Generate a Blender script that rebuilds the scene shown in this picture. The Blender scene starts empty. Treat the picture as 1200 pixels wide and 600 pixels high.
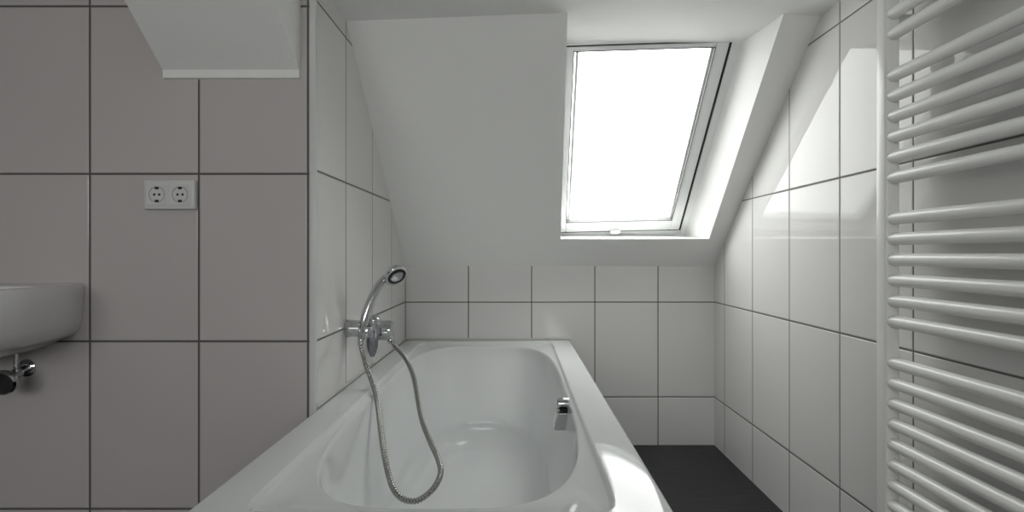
import bpy, bmesh, math
from mathutils import Vector, Matrix
C = bpy.context.scene
COL = C.collection
PI = math.pi
F = 650.0            # focal length in pixels of the 1200 px frame
VX, VY = 606.0, 297.0
H = 0.905            # eye height above the floor; all z below are given relative to the eye and lifted by H
SL = 0.86            # rise of the roof slope

# ------------------------------------------------------------------ camera, world, light, exposure
cam = bpy.data.cameras.new('camera'); camo = bpy.data.objects.new('camera', cam); COL.objects.link(camo)
cam.sensor_width = 36; cam.lens = F/1200*36
cam.shift_x = -(VX-600)/1200; cam.shift_y = -(300-VY)/1200
camo.location = (0, 0, H); camo.rotation_euler = (PI/2, 0, 0); cam.clip_start = 0.02
C.camera = camo
w = bpy.data.worlds.new('sky'); C.world = w; w.use_nodes = True
bg = w.node_tree.nodes['Background']; bg.inputs[0].default_value = (1.0, 0.99, 0.975, 1); bg.inputs[1].default_value = 6.3
C.view_settings.view_transform = 'Standard'; C.view_settings.look = 'None'
C.view_settings.exposure = 0.08; C.view_settings.gamma = 1.0
C.view_settings.use_curve_mapping = False

REAR = (-1.50, .60, .06, .69)      # x0, x1, z0, z1 of the added fill window high in the rear wall
# ------------------------------------------------------------------ helpers
def mesh_obj(name, bm, mat, parent=None, smooth=True, angle=35):
    bmesh.ops.recalc_face_normals(bm, faces=bm.faces)
    me = bpy.data.meshes.new(name)
    off = Vector((0, 0, H)) - (parent_loc(parent) if parent else Vector((0, 0, 0)))
    for v in bm.verts: v.co += off
    bm.to_mesh(me); bm.free()
    for p in me.polygons: p.use_smooth = smooth
    if smooth:
        me.set_sharp_from_angle(angle=math.radians(angle))
    me.materials.append(mat)
    o = bpy.data.objects.new(name, me); COL.objects.link(o)
    if parent: o.parent = parent
    return o
def parent_loc(p):
    v = Vector((0, 0, 0))
    while p: v += p.location; p = p.parent
    return v
def thing(name, label, cat, loc=(0, 0, 0)):
    o = bpy.data.objects.new(name, None); COL.objects.link(o)
    o.location = (loc[0], loc[1], loc[2]+H); o.empty_display_size = .05
    o['label'] = label; o['category'] = cat
    return o
def struct(o, label=None):
    o['kind'] = 'structure'
    if label: o['label'] = label
    return o
def box(bm, x0, x1, y0, y1, z0, z1, bev=0, seg=2):
    r = bmesh.ops.create_cube(bm, size=1)
    vs = r['verts']
    for v in vs:
        v.co = Vector((x0+(v.co.x+.5)*(x1-x0), y0+(v.co.y+.5)*(y1-y0), z0+(v.co.z+.5)*(z1-z0)))
    if bev:
        es = list({e for v in vs for e in v.link_edges})
        bmesh.ops.bevel(bm, geom=es, offset=bev, segments=seg, profile=.5, affect='EDGES')
def poly(bm, pts):
    return bm.faces.new([bm.verts.new(p) for p in pts])
def catmull(pts, n):
    P = [Vector(p) for p in pts]; P = [2*P[0]-P[1]] + P + [2*P[-1]-P[-2]]
    out = []
    for i in range(1, len(P)-2):
        for k in range(n):
            t = k/n; a, b, c, d = P[i-1], P[i], P[i+1], P[i+2]
            out.append(.5*((2*b)+(-a+c)*t+(2*a-5*b+4*c-d)*t*t+(-a+3*b-3*c+d)*t**3))
    out.append(P[-2].copy())
    return out
def resample(pts, step):
    out = [pts[0].copy()]; acc = 0.0
    for a, b in zip(pts, pts[1:]):
        L = (b-a).length
        if L == 0: continue
        d = step-acc
        while d <= L:
            out.append(a+(b-a)*(d/L)); d += step
        acc = (L-(d-step))
    return out
def sweep(bm, pts, rad, n=20, flat=None, up=None):
    """tube along pts, rad(i,t) -> (ra, rb)"""
    N = len(pts); rings = []; prev = None
    for i in range(N):
        t = (pts[min(i+1, N-1)]-pts[max(i-1, 0)]).normalized()
        if prev is None:
            u = Vector(up) if up else (Vector((0, 0, 1)) if abs(t.z) < .9 else Vector((0, 1, 0)))
            u = (u-t*u.dot(t)).normalized()
        else:
            u = (prev-t*prev.dot(t)).normalized()
        prev = u; v = t.cross(u)
        r = rad(i/(N-1)); ra, rb = r if isinstance(r, tuple) else (r, r)
        rings.append([bm.verts.new(pts[i]+u*ra*math.cos(a)+v*rb*math.sin(a)) for a in [2*PI*k/n for k in range(n)]])
    for A, B in zip(rings, rings[1:]):
        for k in range(n): bm.faces.new((A[k], A[(k+1) % n], B[(k+1) % n], B[k]))
    bm.faces.new(rings[0][::-1]); bm.faces.new(rings[-1])
def lathe(bm, prof, org, axis, n=40):
    """prof list of (radius, distance along axis)"""
    ax = Vector(axis).normalized(); u = ax.orthogonal().normalized(); v = ax.cross(u); org = Vector(org)
    rings = []
    for r, d in prof:
        if r < 1e-6: rings.append([bm.verts.new(org+ax*d)])
        else: rings.append([bm.verts.new(org+ax*d+(u*math.cos(2*PI*k/n)+v*math.sin(2*PI*k/n))*r) for k in range(n)])
    for A, B in zip(rings, rings[1:]):
        for k in range(n):
            a, b = (A[k % len(A)], A[(k+1) % len(A)]); c, d = (B[(k+1) % len(B)], B[k % len(B)])
            f = []
            for q in (a, b, c, d):
                if q not in f: f.append(q)
            if len(f) > 2: bm.faces.new(f)
    if len(rings[0]) > 1: bm.faces.new(rings[0][::-1])
    if len(rings[-1]) > 1: bm.faces.new(rings[-1])
def cyl(bm, org, axis, r, h, bev=.002, n=32):
    b = min(bev, r*.5, h*.4)
    lathe(bm, [(r-b, 0), (r-.3*b, .3*b), (r, b), (r, h-b), (r-.3*b, h-.3*b), (r-b, h)], org, axis, n)

# ------------------------------------------------------------------ materials
def principled(name, col, rough=.5, metal=0, ior=1.5, **kw):
    m = bpy.data.materials.new(name); m.use_nodes = True
    b = m.node_tree.nodes['Principled BSDF']
    b.inputs['Base Color'].default_value = (*col, 1); b.inputs['Roughness'].default_value = rough
    b.inputs['Specular IOR Level'].default_value = .32 if metal == 0 else .5
    b.inputs['Metallic'].default_value = metal; b.inputs['IOR'].default_value = ior
    for k, v in kw.items(): b.inputs[k].default_value = v
    return m, m.node_tree, b
def noise_bump(nt, b, scale, dist, detail=2, strength=1.0):
    tc = nt.nodes.new('ShaderNodeTexCoord'); nz = nt.nodes.new('ShaderNodeTexNoise'); bp = nt.nodes.new('ShaderNodeBump')
    nz.inputs['Scale'].default_value = scale; nz.inputs['Detail'].default_value = detail
    bp.inputs['Distance'].default_value = dist; bp.inputs['Strength'].default_value = strength
    nt.links.new(tc.outputs['Object'], nz.inputs['Vector']); nt.links.new(nz.outputs['Fac'], bp.inputs['Height'])
    nt.links.new(bp.outputs['Normal'], b.inputs['Normal']); return nz, tc
def tile_mat(name, axis, a0, pa, z0, pz, col, rough, grout=(.13, .125, .12), gw=.0046, spec=.32, wav=.0004):
    """glazed wall tiles: grid of joints in (axis, Z) of world space"""
    m, nt, b = principled(name, col, rough); b.inputs['Specular IOR Level'].default_value = spec
    N = nt.nodes; L = nt.links
    tc = N.new('ShaderNodeTexCoord'); sp = N.new('ShaderNodeSeparateXYZ'); L.new(tc.outputs['Object'], sp.inputs[0])
    def M(op, a, b2=None, c=None):
        n = N.new('ShaderNodeMath'); n.operation = op
        for i, q in enumerate((a, b2, c)):
            if q is None: continue
            if isinstance(q, (int, float)): n.inputs[i].default_value = q
            else: L.new(q, n.inputs[i])
        return n.outputs[0]
    def dist(out, o, p):
        t = M('DIVIDE', M('SUBTRACT', out, o), p)
        fr = M('SUBTRACT', t, M('ROUND', t)); return M('MULTIPLY', M('ABSOLUTE', fr), p), M('FLOOR', t)
    da, ia = dist(sp.outputs[axis], a0, pa); dz, iz = dist(sp.outputs['Z'], z0+H, pz)
    d = M('MINIMUM', da, dz)
    mr = N.new('ShaderNodeMapRange'); mr.interpolation_type = 'SMOOTHSTEP'
    L.new(d, mr.inputs['Value']); mr.inputs['From Min'].default_value = gw*.42; mr.inputs['From Max'].default_value = gw*.62
    # faint per-tile shade differences
    cb = N.new('ShaderNodeCombineXYZ'); L.new(ia, cb.inputs[0]); L.new(iz, cb.inputs[1])
    wn = N.new('ShaderNodeTexWhiteNoise'); wn.noise_dimensions = '3D'; L.new(cb.outputs[0], wn.inputs['Vector'])
    hs = N.new('ShaderNodeMapRange'); L.new(wn.outputs['Value'], hs.inputs['Value']); hs.inputs['To Min'].default_value = .97; hs.inputs['To Max'].default_value = 1.02
    tcol = N.new('ShaderNodeMix'); tcol.data_type = 'RGBA'; tcol.blend_type = 'MULTIPLY'; tcol.inputs[0].default_value = 1
    tcol.inputs[6].default_value = (*col, 1); L.new(hs.outputs[0], tcol.inputs[7])
    mx = N.new('ShaderNodeMix'); mx.data_type = 'RGBA'; L.new(mr.outputs[0], mx.inputs[0])
    mx.inputs[6].default_value = (*grout, 1); L.new(tcol.outputs[2], mx.inputs[7]); L.new(mx.outputs[2], b.inputs['Base Color'])
    rr = N.new('ShaderNodeMapRange'); L.new(mr.outputs[0], rr.inputs['Value']); rr.inputs['To Min'].default_value = .8; rr.inputs['To Max'].default_value = rough
    L.new(rr.outputs[0], b.inputs['Roughness'])
    # cushioned tile edge + very slight glaze waviness + per-tile tilt
    ed = N.new('ShaderNodeMapRange'); ed.interpolation_type = 'SMOOTHERSTEP'; L.new(d, ed.inputs['Value'])
    ed.inputs['From Min'].default_value = gw*.4; ed.inputs['From Max'].default_value = gw*.4+.0035
    nz = N.new('ShaderNodeTexNoise'); nz.inputs['Scale'].default_value = 9; nz.inputs['Detail'].default_value = 1; L.new(tc.outputs['Object'], nz.inputs['Vector'])
    b1 = N.new('ShaderNodeBump'); b1.inputs['Distance'].default_value = .0012; L.new(ed.outputs[0], b1.inputs['Height'])
    b2 = N.new('ShaderNodeBump'); b2.inputs['Distance'].default_value = wav; L.new(nz.outputs['Fac'], b2.inputs['Height'])
    L.new(b1.outputs['Normal'], b2.inputs['Normal']); L.new(b2.outputs['Normal'], b.inputs['Normal'])
    return m
TW = (.75, .742, .732)
M_back = tile_mat('back_wall_tiles', 'X', .0685, .2985, -.23, .448, TW, .10)
M_right = tile_mat('right_wall_tiles', 'Y', 2.492, .297, -.23, .448, TW, .02, spec=.17, grout=(.17, .165, .16))
M_alc = tile_mat('alcove_wall_tiles', 'Y', 1.712, .311, -.23, .448, TW, .07)
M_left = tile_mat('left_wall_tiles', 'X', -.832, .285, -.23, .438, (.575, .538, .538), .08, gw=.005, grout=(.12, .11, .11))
M_rear = tile_mat('rear_wall_tiles', 'X', 0, .3, -.23, .448, TW, .12)
M_side = tile_mat('side_wall_tiles', 'Y', 0, .3, -.23, .448, (.25, .24, .24), .3)  # unseen wall, coloured dark so the left wall dims towards it

M_paint, nt, b = principled('white_matt_paint', (.90, .90, .885), .75)
noise_bump(nt, b, 160, .0006, 3)
M_enamel, nt, b = principled('white_enamel', (.76, .775, .775), .045)
noise_bump(nt, b, 5, .0004, 1)
M_ceramic, nt, b = principled('white_ceramic', (.80, .79, .79), .06)
M_rad, nt, b = principled('white_radiator_lacquer', (.90, .90, .88), .22)
noise_bump(nt, b, 240, .00008, 2)
M_chrome, nt, b = principled('chrome', (.55, .56, .57), .06, 1)
M_dchrome, nt, b = principled('dark_chrome_lever', (.30, .31, .34), .12, 1)  # darker than the other chrome
M_hose, nt, b = principled('ribbed_metal_hose', (.36, .355, .34), .25, 1)
M_black, nt, b = principled('black_plastic', (.015, .015, .015), .4)
M_plastic, nt, b = principled('white_plastic', (.72, .72, .72), .3)
M_trim, nt, b = principled('white_plastic_trim', (.70, .70, .69), .3)
M_frame, nt, b = principled('white_window_lacquer', (.86, .87, .87), .3)
M_seal, nt, b = principled('black_rubber_seal', (.02, .02, .02), .5)
M_gasket, nt, b = principled('grey_glazing_gasket', (.16, .16, .16), .5)
M_silicone, nt, b = principled('white_silicone', (.62, .62, .60), .35)
# dark slate-look floor with fine streaks
M_floor, nt, b = principled('anthracite_floor_tiles', (.02, .02, .022), .42)
N = nt.nodes; L = nt.links
tc = N.new('ShaderNodeTexCoord'); mp = N.new('ShaderNodeMapping'); mp.inputs['Scale'].default_value = (3, 60, 1)
nz = N.new('ShaderNodeTexNoise'); nz.inputs['Scale'].default_value = 2.2; nz.inputs['Detail'].default_value = 6
L.new(tc.outputs['Object'], mp.inputs[0]); L.new(mp.outputs[0], nz.inputs['Vector'])
cr = N.new('ShaderNodeValToRGB'); cr.color_ramp.elements[0].position = .35; cr.color_ramp.elements[0].color = (.010, .010, .012, 1)
cr.color_ramp.elements[1].position = .75; cr.color_ramp.elements[1].color = (.035, .034, .037, 1); L.new(nz.outputs['Fac'], cr.inputs[0])
sp = N.new('ShaderNodeSeparateXYZ'); L.new(tc.outputs['Object'], sp.inputs[0])
def fm(op, a, q=None):
    n = N.new('ShaderNodeMath'); n.operation = op
    for i, s in enumerate((a, q)):
        if s is None: continue
        if isinstance(s, (int, float)): n.inputs[i].default_value = s
        else: L.new(s, n.inputs[i])
    return n.outputs[0]
t = fm('DIVIDE', fm('SUBTRACT', sp.outputs['Y'], 2.045), .45); dd = fm('ABSOLUTE', fm('SUBTRACT', t, fm('ROUND', t)))
t2 = fm('DIVIDE', fm('SUBTRACT', sp.outputs['X'], .30), .9); d2 = fm('MULTIPLY', fm('ABSOLUTE', fm('SUBTRACT', t2, fm('ROUND', t2))), 2)
g = fm('GREATER_THAN', fm('MINIMUM', dd, d2), .0035)
mx = N.new('ShaderNodeMix'); mx.data_type = 'RGBA'; L.new(g, mx.inputs[0]); mx.inputs[6].default_value = (.045, .044, .045, 1)
L.new(cr.outputs[0], mx.inputs[7]); L.new(mx.outputs[2], b.inputs['Base Color'])
bp = N.new('ShaderNodeBump'); bp.inputs['Distance'].default_value = .0008; L.new(nz.outputs['Fac'], bp.inputs['Height']); L.new(bp.outputs[0], b.inputs['Normal'])
# clear thin window glass
M_glass = bpy.data.materials.new('window_glass'); M_glass.use_nodes = True
nt = M_glass.node_tree; N = nt.nodes; L = nt.links; N.clear()
out = N.new('ShaderNodeOutputMaterial'); mix = N.new('ShaderNodeMixShader'); fr = N.new('ShaderNodeFresnel'); fr.inputs[0].default_value = 1.5
tr = N.new('ShaderNodeBsdfTransparent'); tr.inputs[0].default_value = (.97, .985, .98, 1); gl = N.new('ShaderNodeBsdfGlossy'); gl.inputs['Roughness'].default_value = .01
ge = N.new('ShaderNodeNewGeometry'); inv = N.new('ShaderNodeMath'); inv.operation = 'SUBTRACT'; inv.inputs[0].default_value = 1; L.new(ge.outputs['Backfacing'], inv.inputs[1])
mu = N.new('ShaderNodeMath'); mu.operation = 'MULTIPLY'; L.new(fr.outputs[0], mu.inputs[0]); L.new(inv.outputs[0], mu.inputs[1]); L.new(mu.outputs[0], mix.inputs[0]); L.new(tr.outputs[0], mix.inputs[1]); L.new(gl.outputs[0], mix.inputs[2]); L.new(mix.outputs[0], out.inputs[0])

# ------------------------------------------------------------------ room shell
YB = 2.62; XR = .9315; XA = -.528; YL = 1.45; FL = -.905; ZK = -.06
XW, YR = -2.1, -1.7
def zs(y): return ZK + SL*(YB-y)            # roof slope height
CR_L = (XA, 1.715, zs(1.715)); CR_M = (.154, 1.695, zs(1.695)); CR_N = (.816, 1.697, zs(1.697)); CR_R = (XR, 1.703, zs(1.703))
bm = bmesh.new(); poly(bm, [(XW, YR, FL), (XR, YR, FL), (XR, YB, FL), (XW, YB, FL)]); struct(mesh_obj('floor', bm, M_floor, smooth=False))
bm = bmesh.new(); poly(bm, [(XA, YB, FL), (XR, YB, FL), (XR, YB, ZK), (XA, YB, ZK)]); struct(mesh_obj('wall_back', bm, M_back, smooth=False))
bm = bmesh.new(); poly(bm, [(XR, YR, FL), (XR, YB, FL), (XR, YB, ZK), CR_R, (XR, YR, CR_R[2])]); struct(mesh_obj('wall_right', bm, M_right, smooth=False))
bm = bmesh.new(); poly(bm, [(XA, YL, FL), (XA, YB, FL), (XA, YB, ZK), CR_L, (XA, YL, CR_L[2])]); struct(mesh_obj('wall_alcove', bm, M_alc, smooth=False))
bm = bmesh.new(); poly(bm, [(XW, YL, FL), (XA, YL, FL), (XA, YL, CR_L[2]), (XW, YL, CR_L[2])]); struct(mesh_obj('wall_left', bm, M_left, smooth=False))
bm = bmesh.new(); rx0, rx1, rz0, rz1 = REAR
rect = lambda a, b_, c, d, y=YR: poly(bm, [(a, y, c), (b_, y, c), (b_, y, d), (a, y, d)])
rect(XW, XR, FL, rz0); rect(XW, XR, rz1, CR_M[2]); rect(XW, rx0, rz0, rz1); rect(rx1, XR, rz0, rz1)
for p, q in (((rx0, rz0), (rx1, rz0)), ((rx1, rz0), (rx1, rz1)), ((rx1, rz1), (rx0, rz1)), ((rx0, rz1), (rx0, rz0))):
    poly(bm, [(p[0], YR, p[1]), (q[0], YR, q[1]), (q[0], YR-.10, q[1]), (p[0], YR-.10, p[1])])
struct(mesh_obj('wall_rear', bm, M_rear, smooth=False))
bm = bmesh.new(); poly(bm, [(XW, YR, FL), (XW, YL, FL), (XW, YL, CR_M[2]), (XW, YR, CR_M[2])]); struct(mesh_obj('wall_side', bm, M_side, smooth=False))

# roof slope with the window opening; opening and roof window are turned 2.2 degrees in the slope plane
def SP(x, y): return Vector((x, y, zs(y)))
OBL, OBR = SP(.194, 2.475), SP(.857, 2.475)
OTL, OTR = Vector(CR_M), Vector(CR_N)
WO = .24                                         # horizontal offset of the window plane behind the slope
def WP(x, y): return Vector((x, y, ZK+SL*(YB+WO-y)))
yt = YB+WO-(CR_M[2]-ZK)/SL
WTL, WTR, WBL, WBR = WP(.168, yt), WP(.785, yt), WP(.200, 2.690), WP(.815, 2.690)
bm = bmesh.new()
KL, KR = Vector((XA, YB, ZK)), Vector((XR, YB, ZK))
def V(p): return bm.verts.new(p)
vKL, vKR, vCL, vCR, vOBL, vOBR, vOTL, vOTR = map(V, (KL, KR, CR_L, CR_R, OBL, OBR, OTL, OTR))
bm.faces.new((vKL, vOBL, vOTL, vCL)); bm.faces.new((vKL, vKR, vOBR, vOBL)); bm.faces.new((vKR, vCR, vOTR, vOBR))
vWTL, vWTR, vWBL, vWBR = map(V, (WTL, WTR, WBL, WBR))
bm.faces.new((vOBL, vWBL, vWTL, vOTL)); bm.faces.new((vOBR, vOTR, vWTR, vWBR)); bm.faces.new((vOBL, vOBR, vWBR, vWBL))
struct(mesh_obj('ceiling_slope', bm, M_paint, smooth=False), 'white painted roof slope with the window opening above the bathtub')
# flat ceiling, running on into the window head
bm = bmesh.new()
a = [V(p) for p in (CR_L, CR_M, CR_N, CR_R)]
e = [V(p) for p in ((XA, YR, CR_L[2]), (CR_M[0], YR, CR_M[2]), (CR_N[0], YR, CR_N[2]), (XR, YR, CR_R[2]))]
for i in range(3): bm.faces.new((a[i], a[i+1], e[i+1], e[i]))
h = [V(WTL), V(WTR)]; bm.faces.new((a[1], h[0], h[1], a[2]))
f1, f2 = V((XW, YR, CR_L[2])), V((XW, YL, CR_L[2])); f3 = V((XA, YL, CR_L[2]))
bm.faces.new((e[0], f3, f2, f1))
struct(mesh_obj('ceiling', bm, M_paint, smooth=False))

# boxed-in rafter on the left wall
bm = bmesh.new()
def prism_x(bm, prof, x0, x1):
    A = [V((x0, y, z)) for y, z in prof]; B = [V((x1, y, z)) for y, z in prof]; n = len(prof)
    for i in range(n): bm.faces.new((A[i], A[(i+1) % n], B[(i+1) % n], B[i]))
    bm.faces.new(A); bm.faces.new(B[::-1])
zc = CR_L[2]
prism_x(bm, [(YL, .455), (YL-.008, .457), (YL-.010, .477), (YL-.010-(zc-.477)/.84, zc), (YL, zc)], -.921, -.566)
struct(mesh_obj('trim_2', bm, M_paint, smooth=False), 'white boxed-in rafter sloping down onto the tiled left wall')
# corner profile
bm = bmesh.new(); box(bm, XA-.014, XA+.003, YL-.004, YL+.008, FL, zc, .0025, 3)
struct(mesh_obj('trim_1', bm, M_trim), 'white tile edge profile on the outer corner beside the bathtub')
bm = bmesh.new()
for (p, q) in (((XA+.001, YL+.01, -.404), (XA+.001, YB-.002, -.404)), ((XA+.002, YB-.001, -.404), (.25, YB-.001, -.404))):
    sweep(bm, [Vector(p), Vector(q)], lambda t: .0045, 8)
struct(mesh_obj('trim_3', bm, M_silicone), 'white silicone joint between bathtub rim and tiles')

# ------------------------------------------------------------------ roof window
UV = (WTL-WBL); vdir = Vector((math.sin(math.radians(-2.0)), -math.cos(math.radians(2.2))*.758, math.cos(math.radians(2.2))*.652)).normalized()
ndir = Vector((0, .652, .758)).normalized()
udir = vdir.cross(ndir).normalized()
if udir.x < 0: udir = -udir
WC = WP(.497, 2.69)                                # middle of the lower frame edge
def wloc(u, v, n): return WC + udir*u + vdir*v + ndir*n
VT = (WP(.48, yt)-WC).dot(vdir)
win = thing('window_1', 'white framed roof window with a bright pane in the slope above the bathtub', 'window', WC); del win['category']; win['kind'] = 'structure'
def frame(u0, u1, v0, v1, wl, wr, wb, wt, n0, n1, name, mat, parent, bev=.003):
    bm = bmesh.new()
    def bx(a, b_, c, d):
        k = bmesh.ops.create_cube(bm, size=1)['verts']
        for q in k: q.co = Vector((a+(q.co.x+.5)*(b_-a), c+(q.co.y+.5)*(d-c), n0+(q.co.z+.5)*(n1-n0)))
        es = list({e for q in k for e in q.link_edges}); bmesh.ops.bevel(bm, geom=es, offset=bev, segments=2, affect='EDGES')
    bx(u0, u0+wl, v0, v1); bx(u1-wr, u1, v0, v1); bx(u0+wl-.001, u1-wr+.001, v0, v0+wb); bx(u0+wl-.001, u1-wr+.001, v1-wt, v1)
    for q in bm.verts: q.co = wloc(q.co.x, q.co.y, q.co.z)
    return mesh_obj(name, bm, mat, parent)
HW = .320
fo = frame(-HW-.03, HW+.045, -.06, VT+.04, .052, .079, .092, .044, 0.000, .085, 'window_frame', M_frame, win)
# dark rubber joint between frame and sash
frame(-HW+.0225, HW-.0335, .0325, VT-.003, .003, .008, .0030, .0008, -.003, .02, 'rubber_seal', M_seal, win, .001)
sash = frame(-HW+.0245, HW-.0415, .036, VT-.004, .034, .046, .068, .020, -.004, .06, 'sash', M_frame, win)
frame(-HW+.067, HW-.087, .100, VT-.022, .009, .009, .006, .005, .012, .055, 'glazing_bead', M_frame, sash, .0015)
frame(-HW+.0570, HW-.0860, .1015, VT-.0225, .0025, .0025, .0025, .002, -.0055, .02, 'glazing_gasket', M_gasket, sash, .0005)
# pane
bm = bmesh.new()
k = bmesh.ops.create_cube(bm, size=1)['verts']
for q in k:
    q.co = wloc(-.25+(q.co.x+.5)*.487, .100+(q.co.y+.5)*(VT-.022-.100), .030+(q.co.z+.5)*.004)
mesh_obj('pane', bm, M_glass, sash, smooth=False)
# ventilation catch at the lower sash rail
bm = bmesh.new()
sweep(bm, [wloc(-.052+q*.0052, .041, -.012) for q in range(11)], lambda t: (.012*math.sqrt(max(.02, 1-(2*t-1)**4)), .018*math.sqrt(max(.02, 1-(2*t-1)**4))), 18)
mesh_obj('catch', bm, M_frame, sash)
# sky portal (guides daylight sampling through the opening)
pl = bpy.data.lights.new('sky_portal', 'AREA'); pl.shape = 'RECTANGLE'; pl.size = .66; pl.size_y = VT+.05; pl.cycles.is_portal = True
po = bpy.data.objects.new('sky_portal', pl); COL.objects.link(po)
c0 = wloc(0, VT/2, .12); mt = Matrix((udir, vdir, udir.cross(vdir))).transposed()
zaxis = ndir; xa = udir; ya = zaxis.cross(xa)
R = Matrix((xa, ya, zaxis)).transposed().to_4x4(); po.matrix_world = Matrix.Translation(c0+Vector((0, 0, H))) @ R

# unseen window added high in the rear wall as soft fill light
w2 = thing('fill_window', 'unseen white framed window added high in the rear wall for fill light', 'window', ((rx0+rx1)/2, YR-.06, rz0)); del w2['category']; w2['kind'] = 'structure'
bm = bmesh.new(); t_ = .035; ya_, yb_ = YR-.09, YR-.05
box(bm, rx0, rx0+t_, ya_, yb_, rz0, rz1, .003); box(bm, rx1-t_, rx1, ya_, yb_, rz0, rz1, .003); box(bm, (rx0+rx1-t_)/2, (rx0+rx1+t_)/2, ya_, yb_, rz0, rz1, .003)
box(bm, rx0, rx1, ya_+.001, yb_-.001, rz0, rz0+t_, .003); box(bm, rx0, rx1, ya_+.001, yb_-.001, rz1-t_, rz1, .003)
mesh_obj('window_frame', bm, M_frame, w2)
for a_, b_ in ((rx0+t_-.004, (rx0+rx1-t_)/2+.004), ((rx0+rx1+t_)/2-.004, rx1-t_+.004)):
    bm = bmesh.new(); box(bm, a_, b_, YR-.072, YR-.068, rz0+t_-.004, rz1-t_+.004); mesh_obj('pane', bm, M_glass, w2, smooth=False)
pl = bpy.data.lights.new('fill_window_portal', 'AREA'); pl.shape = 'RECTANGLE'; pl.size = rx1-rx0; pl.size_y = rz1-rz0; pl.cycles.is_portal = True
po = bpy.data.objects.new('fill_window_portal', pl); COL.objects.link(po); po.location = ((rx0+rx1)/2, YR-.11, (rz0+rz1)/2+H); po.rotation_euler = (PI/2, 0, 0)

# ------------------------------------------------------------------ bathtub
ZR = -.407
CX, CY = -.1375, 1.705; TA, TB = .3865, .913          # outer rim half sizes
tub = thing('bathtub', 'white enamelled rectangular bathtub with an oval well built in below the roof slope', 'bathtub', (CX, CY, FL))
bm = bmesh.new()
def ring(cx, cy, a, b_, n, z, N=256):
    out = []
    for i in range(N):
        ph = 2*PI*i/N; c, s = math.cos(ph), math.sin(ph)
        r = (abs(c)**n+abs(s)**n)**(-1/n)
        out.append(V((cx+a*r*c, cy+b_*r*s, z)))
    return out
fx, fy = -.139, 1.715; fa, fb = .301, .84            # inner edge of the flat rim
wx, wy = -.139, 1.722
spec = [(CX, CY, TA-.035, TB-.035, 60, ZR-.10), (CX, CY, TA-.030, TB-.030, 60, ZR-.045), (CX, CY, TA-.002, TB-.002, 60, ZR-.045),
        (CX, CY, TA, TB, 60, ZR-.042), (CX, CY, TA, TB, 60, ZR-.008), (CX, CY, TA-.0015, TB-.0015, 60, ZR-.003), (CX, CY, TA-.005, TB-.005, 60, ZR-.0005), (CX, CY, TA-.009, TB-.009, 60, ZR),
        (fx, fy, fa+.003, fb+.003, 30, ZR), (fx, fy, fa+.0005, fb+.000, 30, ZR-.0008), (fx, fy, fa-.002, fb-.003, 30, ZR-.0035), (fx, fy, fa-.004, fb-.006, 28, ZR-.010), (fx, fy, fa-.006, fb-.010, 26, ZR-.0125)]
nlip = 3.7
lip = [(.0, .0145), (-.002, .0155), (-.0045, .019), (-.006, .026), (-.007, .038)]
for dx, dz in lip:
    spec.append((wx, wy, .2925+dx, .808+dx*1.5, nlip, ZR-dz))
# well walls: near-vertical sides, sloping ends
D = .40
for k in range(1, 15):
    t = k/14; d = .045+(D-.10-.045)*t
    sa = .2850-.050*t**1.3; sb = .796-.176*t
    spec.append((wx, wy, sa, sb, nlip-.5*t, ZR-d))
for k in range(1, 11):
    an = k/10*PI/2
    sa = .235-.085*(1-math.cos(an)) ; sb = .62-.09*(1-math.cos(an))
    spec.append((wx, wy, sa, sb, 2.9, ZR-(D-.10)-.10*math.sin(an)))
spec += [(wx, wy, .11, .45, 2.8, ZR-D-.002), (wx, wy, .06, .25, 2.6, ZR-D-.004), (wx, wy, .02, .08, 2.4, ZR-D-.005)]
rings = [ring(*s) for s in spec]
for A, B in zip(rings, rings[1:]):
    n = len(A)
    for i in range(n): bm.faces.new((A[i], A[(i+1) % n], B[(i+1) % n], B[i]))
bm.faces.new(rings[-1])
tb = mesh_obj('tub_shell', bm, M_enamel, tub, angle=50)
# tiled front panels
M_panel_s = tile_mat('bath_panel_tiles', 'Y', 2.492, .297, -.23, .448, TW, .10)
M_panel_e = tile_mat('bath_end_panel_tiles', 'X', .0685, .2985, -.23, .448, TW, .10)
bm = bmesh.new(); box(bm, CX+TA-.030, CX+TA-.012, CY-TB+.012, YB-.002, FL+.001, ZR-.046, .001)
mesh_obj('side_panel', bm, M_panel_s, tub)
bm = bmesh.new(); box(bm, XA+.03, CX+TA-.031, CY-TB+.012, CY-TB+.030, FL+.001, ZR-.046, .001)
mesh_obj('end_panel', bm, M_panel_e, tub)
# overflow fitting with turning knob on the right well wall, chrome
ov = bmesh.new()
OY, OX = 1.62, .153
def loft_box(bm, sections):
    """sections: list of (z, x0, x1, y0, y1)"""
    R_ = []
    for z, x0, x1, y0, y1 in sections: R_.append([V2(bm, (x0, y0, z)), V2(bm, (x1, y0, z)), V2(bm, (x1, y1, z)), V2(bm, (x0, y1, z))])
    for A, B in zip(R_, R_[1:]):
        for i in range(4): bm.faces.new((A[i], A[(i+1) % 4], B[(i+1) % 4], B[i]))
    bm.faces.new(R_[0][::-1]); bm.faces.new(R_[-1])
    bmesh.ops.bevel(bm, geom=list(bm.edges), offset=.003, segments=3, affect='EDGES')
def V2(bm, p): return bm.verts.new(p)
loft_box(ov, [(ZR-.100, OX-.048, OX+.002, OY-.034, OY+.034), (ZR-.052, OX-.038, OX+.000, OY-.030, OY+.030)])
of = mesh_obj('overflow_fitting', ov, M_chrome, tub)
bm = bmesh.new(); loft_box(bm, [(ZR-.049, OX-.030, OX-.002, OY-.022, OY+.022), (ZR-.043, OX-.030, OX-.002, OY-.022, OY+.022)])
mesh_obj('gap_shade', bm, M_black, of)  # black block stands in for the shaded gap under the knob
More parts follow.
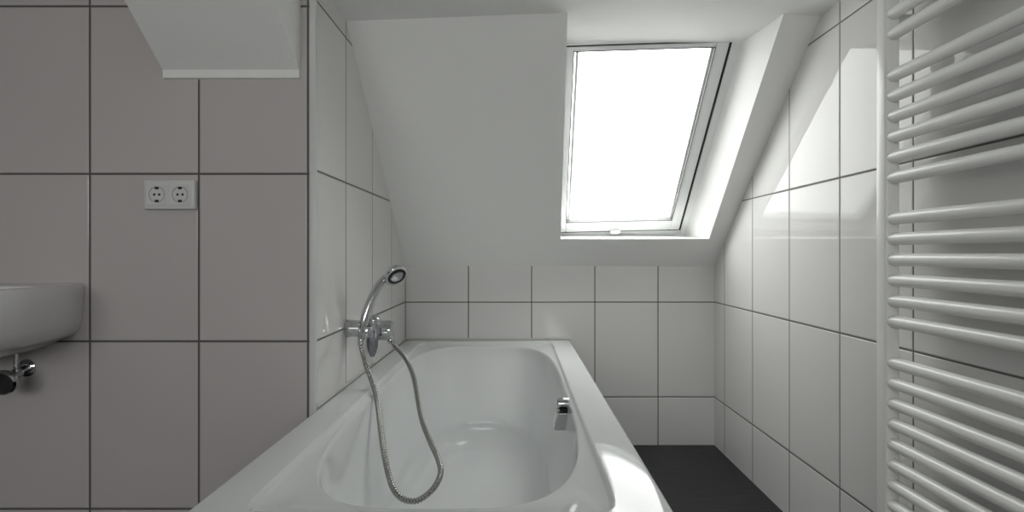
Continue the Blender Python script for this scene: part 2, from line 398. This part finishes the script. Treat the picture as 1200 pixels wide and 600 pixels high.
bm = bmesh.new(); cyl(bm, (OX+.002, OY, ZR-.031), (-1, 0, 0), .0165, .040, .006)
mesh_obj('knob', bm, M_chrome, of)
# drain in the floor of the well
bm = bmesh.new(); cyl(bm, (wx, wy+.0, ZR-D-.006), (0, 0, 1), .035, .006, .003)
mesh_obj('drain_plug', bm, M_chrome, tub)

# ------------------------------------------------------------------ bath mixer on the alcove wall
MY, MZ = 2.03, -.290
mx_ = thing('bath_mixer', 'chrome wall-mounted bath mixer with round plate and lever above the bathtub rim', 'mixer tap', (XA, MY, MZ))
bm = bmesh.new(); lathe(bm, [(.052, 0), (.052, .003), (.049, .006), (.036, .008), (.035, .008)], (XA+.0005, MY, MZ+.010), (1, 0, 0), 48)
mesh_obj('wall_plate', bm, M_chrome, mx_)
bm = bmesh.new(); lathe(bm, [(.035, .004), (.036, .010), (.036, .066), (.034, .073), (.026, .077), (0, .078)], (XA, MY-.01, MZ+.010), (1, 0, 0), 40)
mesh_obj('body', bm, M_chrome, mx_)
LX, LY = XA+.020, MY-.068
bm = bmesh.new(); lathe(bm, [(.020, -.030), (.0215, -.026), (.0215, .010), (.023, .012), (.023, .022), (.019, .032), (.010, .038), (0, .040)], (LX, LY+.008, MZ+.034), (0, -.15, 1), 32)
lv = mesh_obj('lever_hub', bm, M_chrome, mx_)
bm = bmesh.new(); cyl(bm, (XA+.066, MY-.014, MZ-.012), (.15, -.1, -1), .0115, .026)
mesh_obj('hose_outlet', bm, M_chrome, mx_)
bm = bmesh.new()
sweep(bm, [Vector((LX-.001*q/14, LY-.004-.010*q/14, MZ+.026-.098*q/14)) for q in range(15)], lambda t: (.0205*max(.12, (1-max(0, t-.15)**3/.62))**.5*(.8+.2*min(1, t/.3)), .0065), 24, up=(1, 0, 0))
mesh_obj('lever', bm, M_dchrome, mx_)

# shower holder on the wall, nearer to the camera
HY, HZ = 1.714, -.232
hd = thing('shower_holder', 'chrome cylindrical wall bracket holding the hand shower', 'shower holder', (XA, HY, HZ))
bm = bmesh.new(); lathe(bm, [(.027, 0), (.028, .002), (.026, .02), (.0255, .044), (.023, .047), (0, .048)], (XA+.0005, HY, HZ), (1, 0, 0), 40)
mesh_obj('wall_mount', bm, M_chrome, hd)
bm = bmesh.new()
HA = Vector((XA+.062, HY-.004, HZ-.026)); hx = Vector((.16, .10, 1)).normalized()
lathe(bm, [(.0165, -.004), (.0185, .0), (.0185, .026), (.0165, .030), (.0130, .030), (.0125, -.004)], HA+hx*.004, hx, 32)
mesh_obj('cradle', bm, M_chrome, hd)

# hand shower
def PX(x, y, Y): return Vector(((x-VX)/F*Y, Y, (VY-y)/F*Y))
hs = thing('hand_shower', 'chrome hand shower with an oval head resting upright in its wall bracket', 'hand shower', HA)
pts = catmull([PX(423.5, 398, 1.705), PX(425, 388, 1.708), PX(429, 368, 1.715), PX(437, 347, 1.73), PX(447, 331, 1.75), PX(457, 322.5, 1.765)], 10)
bm = bmesh.new(); sweep(bm, pts, lambda t: .0108+.0028*math.sin(PI*t)+.005*max(0, t-.45), 24)
mesh_obj('handle', bm, M_chrome, hs)
hn = Vector((.52, -.55, -.62)).normalized(); hc = PX(463.5, 321.5, 1.755)
bm = bmesh.new(); lathe(bm, [(0, -.024), (.016, -.022), (.030, -.013), (.037, -.002), (.0395, .004), (.0395, .008), (.037, .011), (.030, .0105)], hc, hn, 40)
head = mesh_obj('shower_head', bm, M_chrome, hs)
bm = bmesh.new(); lathe(bm, [(.0315, .009), (.030, .0115), (.021, .0118), (.020, .0095), (.0195, .0095)], hc, hn, 40)
mesh_obj('spray_ring', bm, M_black, head)
bm = bmesh.new(); lathe(bm, [(.0195, .009), (.019, .013), (.012, .0145), (0, .015)], hc, hn, 32)
mesh_obj('spray_face', bm, M_chrome, head)
bm = bmesh.new(); a_ = pts[0]; cyl(bm, a_+Vector((0, 0, .004)), (-.12, 0, -1), .0095, .022); mesh_obj('hose_nut', bm, M_chrome, hs)

# hose: hangs from the handle into the tub and back up to the mixer
hp = [(423, 405, 1.700), (426, 416, 1.695), (430, 431, 1.68), (437, 450, 1.66), (442, 470, 1.63), (446, 500, 1.57), (450, 530, 1.51), (456, 559, 1.46), (463, 576, 1.43), (473, 585, 1.42), (487, 587, 1.42), (500, 580, 1.43),
      (511, 568, 1.45), (516.5, 553, 1.48), (513, 537, 1.52), (504, 517, 1.575), (495.5, 495, 1.64), (490, 470, 1.71), (486, 447, 1.79), (481, 431, 1.86), (473, 417, 1.93), (464, 407, 1.985), (459.5, 400, 2.005)]
pts = resample(catmull([PX(*p) for p in hp], 24), .0011)
bm = bmesh.new()
NP = len(pts)
sweep(bm, pts, lambda t: (.0081 if round(t*(NP-1)) % 7 not in (0, 1) else .0058), 14)
o = mesh_obj('shower_hose', bm, M_hose, angle=80); o['label'] = 'ribbed metal shower hose looping down into the bathtub'; o['category'] = 'hose'

# ------------------------------------------------------------------ double socket
SD = .018
s0, s1, sz0, sz1 = -.964, -.834, .1145, .1895
so = thing('double_socket', 'white double power socket on the grey tiled left wall', 'socket', ((s0+s1)/2, YL, sz0))
bm = bmesh.new(); box(bm, s0, s1, YL-SD, YL, sz0, sz1, .003, 3)
mesh_obj('socket_frame', bm, M_plastic, so)
for cx in (s0+.034, s1-.036):
    zc_ = (sz0+sz1)/2; r_out = .0195
    bm = bmesh.new()
    # insert plate with a round recess: square face around a circle, then the well
    hw = .0275; nn = 40; yf = YL-SD-.0018
    circ = []; sq = []
    for i in range(nn):
        a = 2*PI*i/nn; c, s = math.cos(a), math.sin(a); r = hw/max(abs(c), abs(s))
        sq.append((cx+r*c, zc_+r*s)); circ.append((c, s))
    rs = [[V2(bm, (x, YL-SD+.004, z)) for x, z in sq], [V2(bm, (x, yf+.001, z)) for x, z in sq], [V2(bm, (cx+(x-cx)*.97, yf, zc_+(z-zc_)*.97)) for x, z in sq]]
    for r, y in ((r_out+.0015, yf), (r_out, yf+.001), (r_out-.0008, YL-SD-.0006), (r_out-.001, YL-SD-.0004), ):
        rs.append([V2(bm, (cx+r*c, y, zc_+r*s)) for c, s in circ])
    for A, B in zip(rs, rs[1:]):
        for i in range(nn): bm.faces.new((A[i], A[(i+1) % nn], B[(i+1) % nn], B[i]))
    bm.faces.new(rs[-1])
    ins = mesh_obj('socket_insert', bm, M_plastic, so)
    bm = bmesh.new(); ang = [2*PI*k/48 for k in range(49)]
    sweep(bm, [Vector((cx+(r_out+.0004)*math.cos(q), yf+.0006, zc_+(r_out+.0004)*math.sin(q))) for q in ang], lambda t: .0007, 8)
    mesh_obj('recess_shade', bm, M_gasket, ins)  # grey ring stands in for shade around the recess edge
    for sx in (-.0065, .0065):
        bm = bmesh.new(); cyl(bm, (cx+sx, YL-SD-.0000, zc_), (0, -1, 0), .0032, .0012, .0003, 16); mesh_obj('pin_hole', bm, M_black, ins)
    for sg in (-1, 1):
        bm = bmesh.new(); box(bm, cx-.005, cx+.005, YL-SD-.0016, YL-SD, zc_+sg*.0165-.003, zc_+sg*.0165+.003, .001); mesh_obj('earth_clip', bm, M_black, ins)

# ------------------------------------------------------------------ washbasin at the left
bx0 = -1.437
basin = thing('washbasin', 'white ceramic washbasin fixed to the left wall', 'washbasin', (bx0, YL, -.215))
def dring(hw0, hw1, dep, z, bm, yb=YL-.001, inset=0):
    """D-shaped plan outline, hw0 half width at the wall, hw1 at the front third"""
    pts = []
    pts.append((-hw0, yb-inset)); 
    n = 40
    side = [(hw0, 0), (hw0+(hw1-hw0)*.55, .25*dep), (hw1, .55*dep), (hw1*.93, .80*dep), (hw1*.70, .955*dep), (hw1*.38, 1.0*dep), (0, 1.015*dep)]
    c = catmull([Vector((a, b_, 0)) for a, b_ in side], 7)
    right = [(p.x, p.y) for p in c]
    left = [(-x, y) for x, y in right[::-1][1:]]
    out = right + left
    return [bm.verts.new((bx0+x, yb-inset-y, z)) for x, y in out]
bm = bmesh.new()
zr = -.077
secs = [(.20, .21, .24, -.247, 0), (.215, .225, .27, -.240, 0), (.25, .265, .32, -.223, 0), (.272, .295, .36, -.217, 0), (.290, .325, .41, -.203, 0), (.300, .345, .440, -.175, 0), (.304, .360, .455, -.120, 0), (.305, .362, .458, zr-.010, 0), (.303, .360, .456, zr-.003, 0), (.298, .355, .450, zr, 0),
        (.278, .335, .430-.02, zr, .010), (.270, .325, .33, zr-.004, .085), (.262, .315, .31, zr-.015, .09), (.235, .28, .28, zr-.07, .10), (.17, .20, .21, zr-.115, .13), (.05, .06, .08, zr-.125, .19)]
rs = [dring(a, b_, d, z, bm, inset=i) for a, b_, d, z, i in secs]
for A, B in zip(rs, rs[1:]):
    n = len(A)
    for i in range(n): bm.faces.new((A[i], A[(i+1) % n], B[(i+1) % n], B[i]))
bm.faces.new(rs[0][::-1]); bm.faces.new(rs[-1])
mesh_obj('basin_bowl', bm, M_ceramic, basin, angle=50)

# angle valve under the basin
av = thing('angle_valve', 'dark chrome angle valve with round plates below the washbasin', 'valve', (-1.28, YL, -.297))
bm = bmesh.new(); lathe(bm, [(.0225, 0), (.0225, .003), (.017, .007), (.010, .009), (.0095, .009)], (-1.280, YL-.0005, -.299), (0, -1, 0), 36); mesh_obj('wall_rosette', bm, M_chrome, av)
d_ = Vector((-1.262, 1.37, -.314)); s_ = Vector((-1.280, YL-.004, -.299))
bm = bmesh.new(); sweep(bm, [s_+(d_-s_)*q/8 for q in range(9)], lambda t: .0125 if .3 < t < .6 else .0095, 20); mesh_obj('valve_body', bm, M_chrome, av)
bm = bmesh.new(); lathe(bm, [(.012, 0), (.029, .003), (.031, .008), (.031, .018), (.027, .022), (0, .023)], d_, (d_-s_).normalized(), 36); mesh_obj('handle', bm, M_chrome, av)
bm = bmesh.new(); mvp = s_+(d_-s_)*.55
lathe(bm, [(.0085, 0), (.0085, .014), (.005, .016), (.005, .058)], mvp, (0, .05, 1), 20); mesh_obj('riser_pipe', bm, M_chrome, av)

# ------------------------------------------------------------------ towel radiator
rx = .868; ry0, ry1 = .70, 1.317
rad = thing('towel_radiator', 'white tubular towel radiator on the right wall', 'radiator', (rx, (ry0+ry1)/2, -.80))
bm = bmesh.new(); box(bm, rx-.0175, rx+.0165, ry1-.037, ry1, -.81, .69, .006, 4); mesh_obj('header_tube', bm, M_rad, rad)
bm = bmesh.new(); box(bm, rx-.0175, rx+.0165, ry0, ry0+.037, -.81, .69, .006, 4); mesh_obj('header_tube', bm, M_rad, rad)
rows = [40-24.1*k for k in range(0, 4)] + [89+23.9*k for k in range(6)] + [256+24.1*k for k in range(6)] + [425+23.8*k for k in range(12)]
for ypx in rows:
    z = (VY-ypx)/F*1.28
    bm = bmesh.new(); n = 16
    A = Vector((rx, ry1-.030, z)); B = Vector((rx, ry0+.03, z))
    pts_ = [A+(B-A)*q/n for q in range(n+1)]
    for q, p in enumerate(pts_): p.x += .010*math.sin(PI*q/n)*0
    sweep(bm, pts_, lambda t: .0143, 28)
    mesh_obj('bar', bm, M_rad, rad)
for z in (-.62, .55):
    for y in (ry1-.018, ry0+.018):
        bm = bmesh.new(); cyl(bm, (rx+.01, y, z), (1, 0, 0), .010, XR-rx-.0105, .001, 20); mesh_obj('wall_bracket', bm, M_rad, rad)
